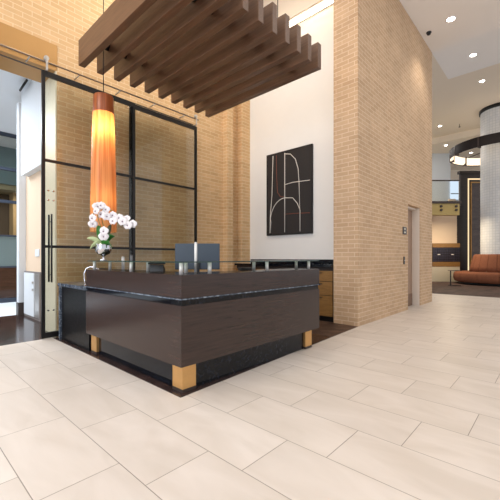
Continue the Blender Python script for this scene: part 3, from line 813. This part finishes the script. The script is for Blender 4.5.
# dark feature panel with light line
FD = 17.7
fp = thing('feature_panel', far(fr(470, FD), FD), 'tall espresso wall panel with a glowing light line frame behind the banquette', 'panel')
r0 = fr(460.5, FD)
w = MB(); fbox(w, r0, FD, 0, r0+3.4, FD+.12, 5.6); fbox(w, r0-.08, FD-.06, 5.6, r0+3.45, FD+.15, 5.75); w.build('surround', M['darkpanel'], fp)
w = MB(); fbox(w, fr(467.8, FD), FD-.03, .3, fr(468.7, FD), FD-.001, 5.36); fbox(w, fr(468.7, FD), FD-.03, 5.30, r0+2.5, FD-.001, 5.36); w.build('light_strip', emit('panel_line', (255, 224, 176), 1.3), fp)
w = MB(); fbox(w, fr(470.4, FD), FD-.05, .3, fr(471.2, FD), FD-.002, 5.18); fbox(w, fr(471.2, FD), FD-.05, 5.12, r0+2.4, FD-.002, 5.18); w.build('gold_edge', M['brass'], fp)
w = MB(); fbox(w, fr(471.2, FD), FD-.02, .3, r0+2.4, FD-.002, 5.12); w.build('inner_panel', M['bronzepanel'], fp)
w = MB(); fbox(w, fr(456.8, 17.45), 17.45, 0, fr(460.5, 17.69)-.01, 17.69, 3.9)
struct('wall_dark', w, M['darkpanel'], 'dark return wall beside the mailboxes', 'wall')

# gallery --------------------------------------------------------------------------------------
GD = 15.5
g0, g1 = fr(415, GD), fr(459.5, GD)
w = MB(); fbox(w, g0, GD, 3.17, g1, GD+.3, 3.70); fbox(w, g0, GD+.3, 3.4, g1, 20.9, 3.70); fbox(w, g1, 19.0, 3.4, 12.7, 20.9, 3.70)
struct('wall_gallery_front', w, M['olive'], 'olive gold fascia of the upper gallery', 'wall')
w = MB(); fbox(w, g0, GD-.06, 3.70, g1+.06, GD+.4, 3.80)
struct('trim_6', w, M['bronze'], 'dark capping along the gallery edge', 'trim')
rl = thing('gallery_railing', far((g0+g1)/2, GD+.1, 3.8), 'glass railing with thin dark handrail along the upper gallery', 'railing')
w = MB(); fbox(w, g0, GD+.05, 3.801, g1, GD+.065, 4.74); w.build('glass_panel', M['glass'], rl)
w = MB(); fbox(w, g0, GD+.03, 4.74, g1+.02, GD+.09, 4.79); w.build('handrail', M['bronze'], rl)
sl = None
for px, lab in ((441, 'pair of small dark round fittings on the gallery fascia, above the mailboxes'), (456, 'pair of small dark round fittings on the gallery fascia, at its free end')):
    o = thing('fascia_light', far(fr(px, GD), GD-.01, 3.45), lab, 'light', 'twin fittings on the gallery fascia')
    for z in (3.57, 3.40):
        p = far(fr(px, GD), GD, z); q = far(fr(px, GD), GD-.05, z)
        MB().cyl(q, p-Vector((CA, SA, 0))*.001, .055, n=14).build('round_cover', M['bronze'], o)
w = MB(); fbox(w, fr(450.5, 21), 20.0, 3.71, fr(459, 20), 20.1, 6.0)
o = struct('window_2', MB(), M['daypane']) if False else None
gw = MB(); fbox(gw, fr(450.8, 20.9), 20.9, 4.75, fr(458.5, 20.9), 20.95, 6.0)
o = struct('window_2', gw, M['daypane'], 'daylit window at the end of the gallery', 'window')
w = MB()
for z in (4.75, 5.15, 5.97): fbox(w, fr(450.8, 20.9), 20.86, z, fr(458.5, 20.9), 20.9, z+.05)
w.build('window_frame', M['bronze'], o)
ac = thing('lounge_chair', far(fr(454, 20), 20.0, 3.70), 'tan rounded chair on the upper gallery in front of the window', 'chair')
Tc = Matrix.Translation(far(fr(454, 19.8), 19.8, 3.70)) @ Matrix.Rotation(A-PI/2, 4, 'Z')
MB().rbox(-.22, -.25, .3, .22, .25, .5, .05, 3, T=Tc).build('seat', M['peach'], ac)
MB().rbox(-.22, .15, .3, .22, .28, 1.0, .05, 3, T=Tc).build('backrest', M['peach'], ac)
for sx in (-.18, .18):
    for sy in (-.2, .2): MB().box(sx-.015, sy-.015, .001, sx+.015, sy+.015, .3, T=Tc).build('leg', M['bronze'], ac)

# mailboxes
MD = 17.45
mb_ = thing('mailbox_bank', far(fr(444, MD), MD-.1, .75), 'dark bank of small mailboxes in a gold frame under the gallery', 'mailbox')
m0, m1 = fr(430.5, MD), fr(457, MD)
w = MB(); fbox(w, m0, MD-.22, 1.0, m1, MD-.002, 1.74); w.build('body', M['plastic'], mb_)
w = MB(); fbox(w, m0-.02, MD-.25, 1.74, m1, MD-.002, 1.95); w.build('header', M['oak'], mb_)
w = MB(); fbox(w, m0-.02, MD-.25, .76, m1, MD-.002, 1.0); w.build('sill', M['oak'], mb_)
NC, NR = 12, 6
cw, chh = (m1-m0)/NC, .74/NR
for i in range(NC):
    for j in range(NR):
        cdoor = MB(); fbox(cdoor, m0+cw*i+.012, MD-.235, 1.0+chh*j+.012, m0+cw*(i+1)-.012, MD-.22, 1.0+chh*(j+1)-.012)
        cdoor.build('compartment_door', plain('box_door_a', (66, 64, 78), .35, .5) if (i == 0 and j == 0) else bpy.data.materials['box_door_a'], mb_)
for i in (2, 8):
    w = MB(); fbox(w, m0+cw*i+.01, MD-.24, 1.36, m0+cw*(i+1)+.03, MD-.236, 1.40); w.build('name_slip', M['chalk'], mb_)
o = MB(); fbox(o, m0-.1, MD-.24, .0, m1, MD-.002, .755)
o.build('base_cabinet', M['cream'], mb_)

# ------------------------------------------------------------------ lights
def area(name, loc, size, power, col=(1, 1, 1), rot=(0, 0, 0), sy=None):
    l = bpy.data.lights.new(name, 'AREA'); l.energy = power; l.color = col; l.size = size
    if sy: l.shape = 'RECTANGLE'; l.size_y = sy
    o = bpy.data.objects.new(name, l); o.location = loc; o.rotation_euler = rot; C.objects.link(o); return o
def spot(name, loc, power, ang=100, col=(1, .9, .78), rad=.08, rot=(0, 0, 0)):
    l = bpy.data.lights.new(name, 'SPOT'); l.energy = power; l.color = col; l.spot_size = math.radians(ang); l.spot_blend = .6; l.shadow_soft_size = rad
    o = bpy.data.objects.new(name, l); o.location = loc; o.rotation_euler = rot; C.objects.link(o); return o
def point(name, loc, power, col, rad=.05):
    l = bpy.data.lights.new(name, 'POINT'); l.energy = power; l.color = col; l.shadow_soft_size = rad
    o = bpy.data.objects.new(name, l); o.location = loc; C.objects.link(o); return o
W = (1, .90, .76)
area('foyer_fill', (3.2, 4.2, 6.8), 1.6, 110, W)  # added out-of-view light for soft even brightness over the desk
area('lobby_fill', (-3.2, 3.4, 6.8), 2.4, 200, (1, .94, .85))  # unseen light added high on the left to brighten the slat sides
area('lobby_fill', (0.5, -1.0, 6.8), 3.0, 80, (1, .95, .88))  # added soft fill below the lobby ceiling, out of view
area('lobby_fill', (6.5, -1.2, 6.8), 3.0, 60, (1, .95, .88))  # second added fill of the same sort, further along the lobby
area('hall_fill', (14.5, -3.0, 8.0), 3.0, 120, (1, .92, .82))  # unseen fill added off to the right to brighten the hall
area('gallery_lamp', tuple(far(8.9, 18.6, 7.6)), 1.6, 120, (1, .95, .9))
area('under_gallery_lamp', tuple(far(9.3, 15.7, 3.1)), .5, 75, (1, .82, .56))
area('side_fill', (-6.5, 1.5, 3.2), 4.0, 340, (.88, .92, 1), (PI/2, 0, -PI/2))  # added unseen fill brightening faces turned left; no window stands there
area('vestibule_fill', (-.8, 8.2, 4.5), 2.0, 100, (.88, .94, 1))  # cool fill added out of view to brighten the vestibule
area('entry_fill', (.6, 9.8, 4.5), 2.0, 200, (.88, .94, 1))  # unseen fill added to lift the entry floor and ceiling
area('room_lamp', (2.6, 12.0, 3.2), .8, 35, (1, .9, .75))
point('pendant_inner_light', (PX, PY, 2.94), 8, (1, .70, .38), .05)
point('pendant_inner_light', (PX, PY, 2.0), 1.5, (1, .66, .34), .05)  # extra light added to brighten the lower shade; no bulb here
for x, y, z in ((9.1, 1.9, 6.8), (12.31, 1.97, 7.4), (15.71, 2.22, 8.0), (19.59, 4.59, 8.0)): spot('downlight_beam', (x, y, z), 90)

world = bpy.data.worlds.new('daylight'); S.world = world; world.use_nodes = True
bg = world.node_tree.nodes['Background']; bg.inputs[0].default_value = (.93, .96, 1.0, 1); bg.inputs[1].default_value = .98

# ------------------------------------------------------------------ camera
cam = bpy.data.cameras.new('camera'); co = bpy.data.objects.new('camera', cam); C.objects.link(co)
co.location = (0, 0, 1.2); co.rotation_euler = (PI/2, 0, A-PI/2)
cam.sensor_width = 36; cam.lens = 338.0/500*36; cam.shift_y = 8/500.0; cam.clip_end = 200
S.camera = co
S.view_settings.view_transform = 'Standard'; S.view_settings.look = 'None'; S.view_settings.gamma = 1; S.view_settings.use_curve_mapping = False
S.view_settings.exposure = 0.0
S.cycles.use_denoising = True
S.cycles.max_bounces = 8; S.cycles.transparent_max_bounces = 16
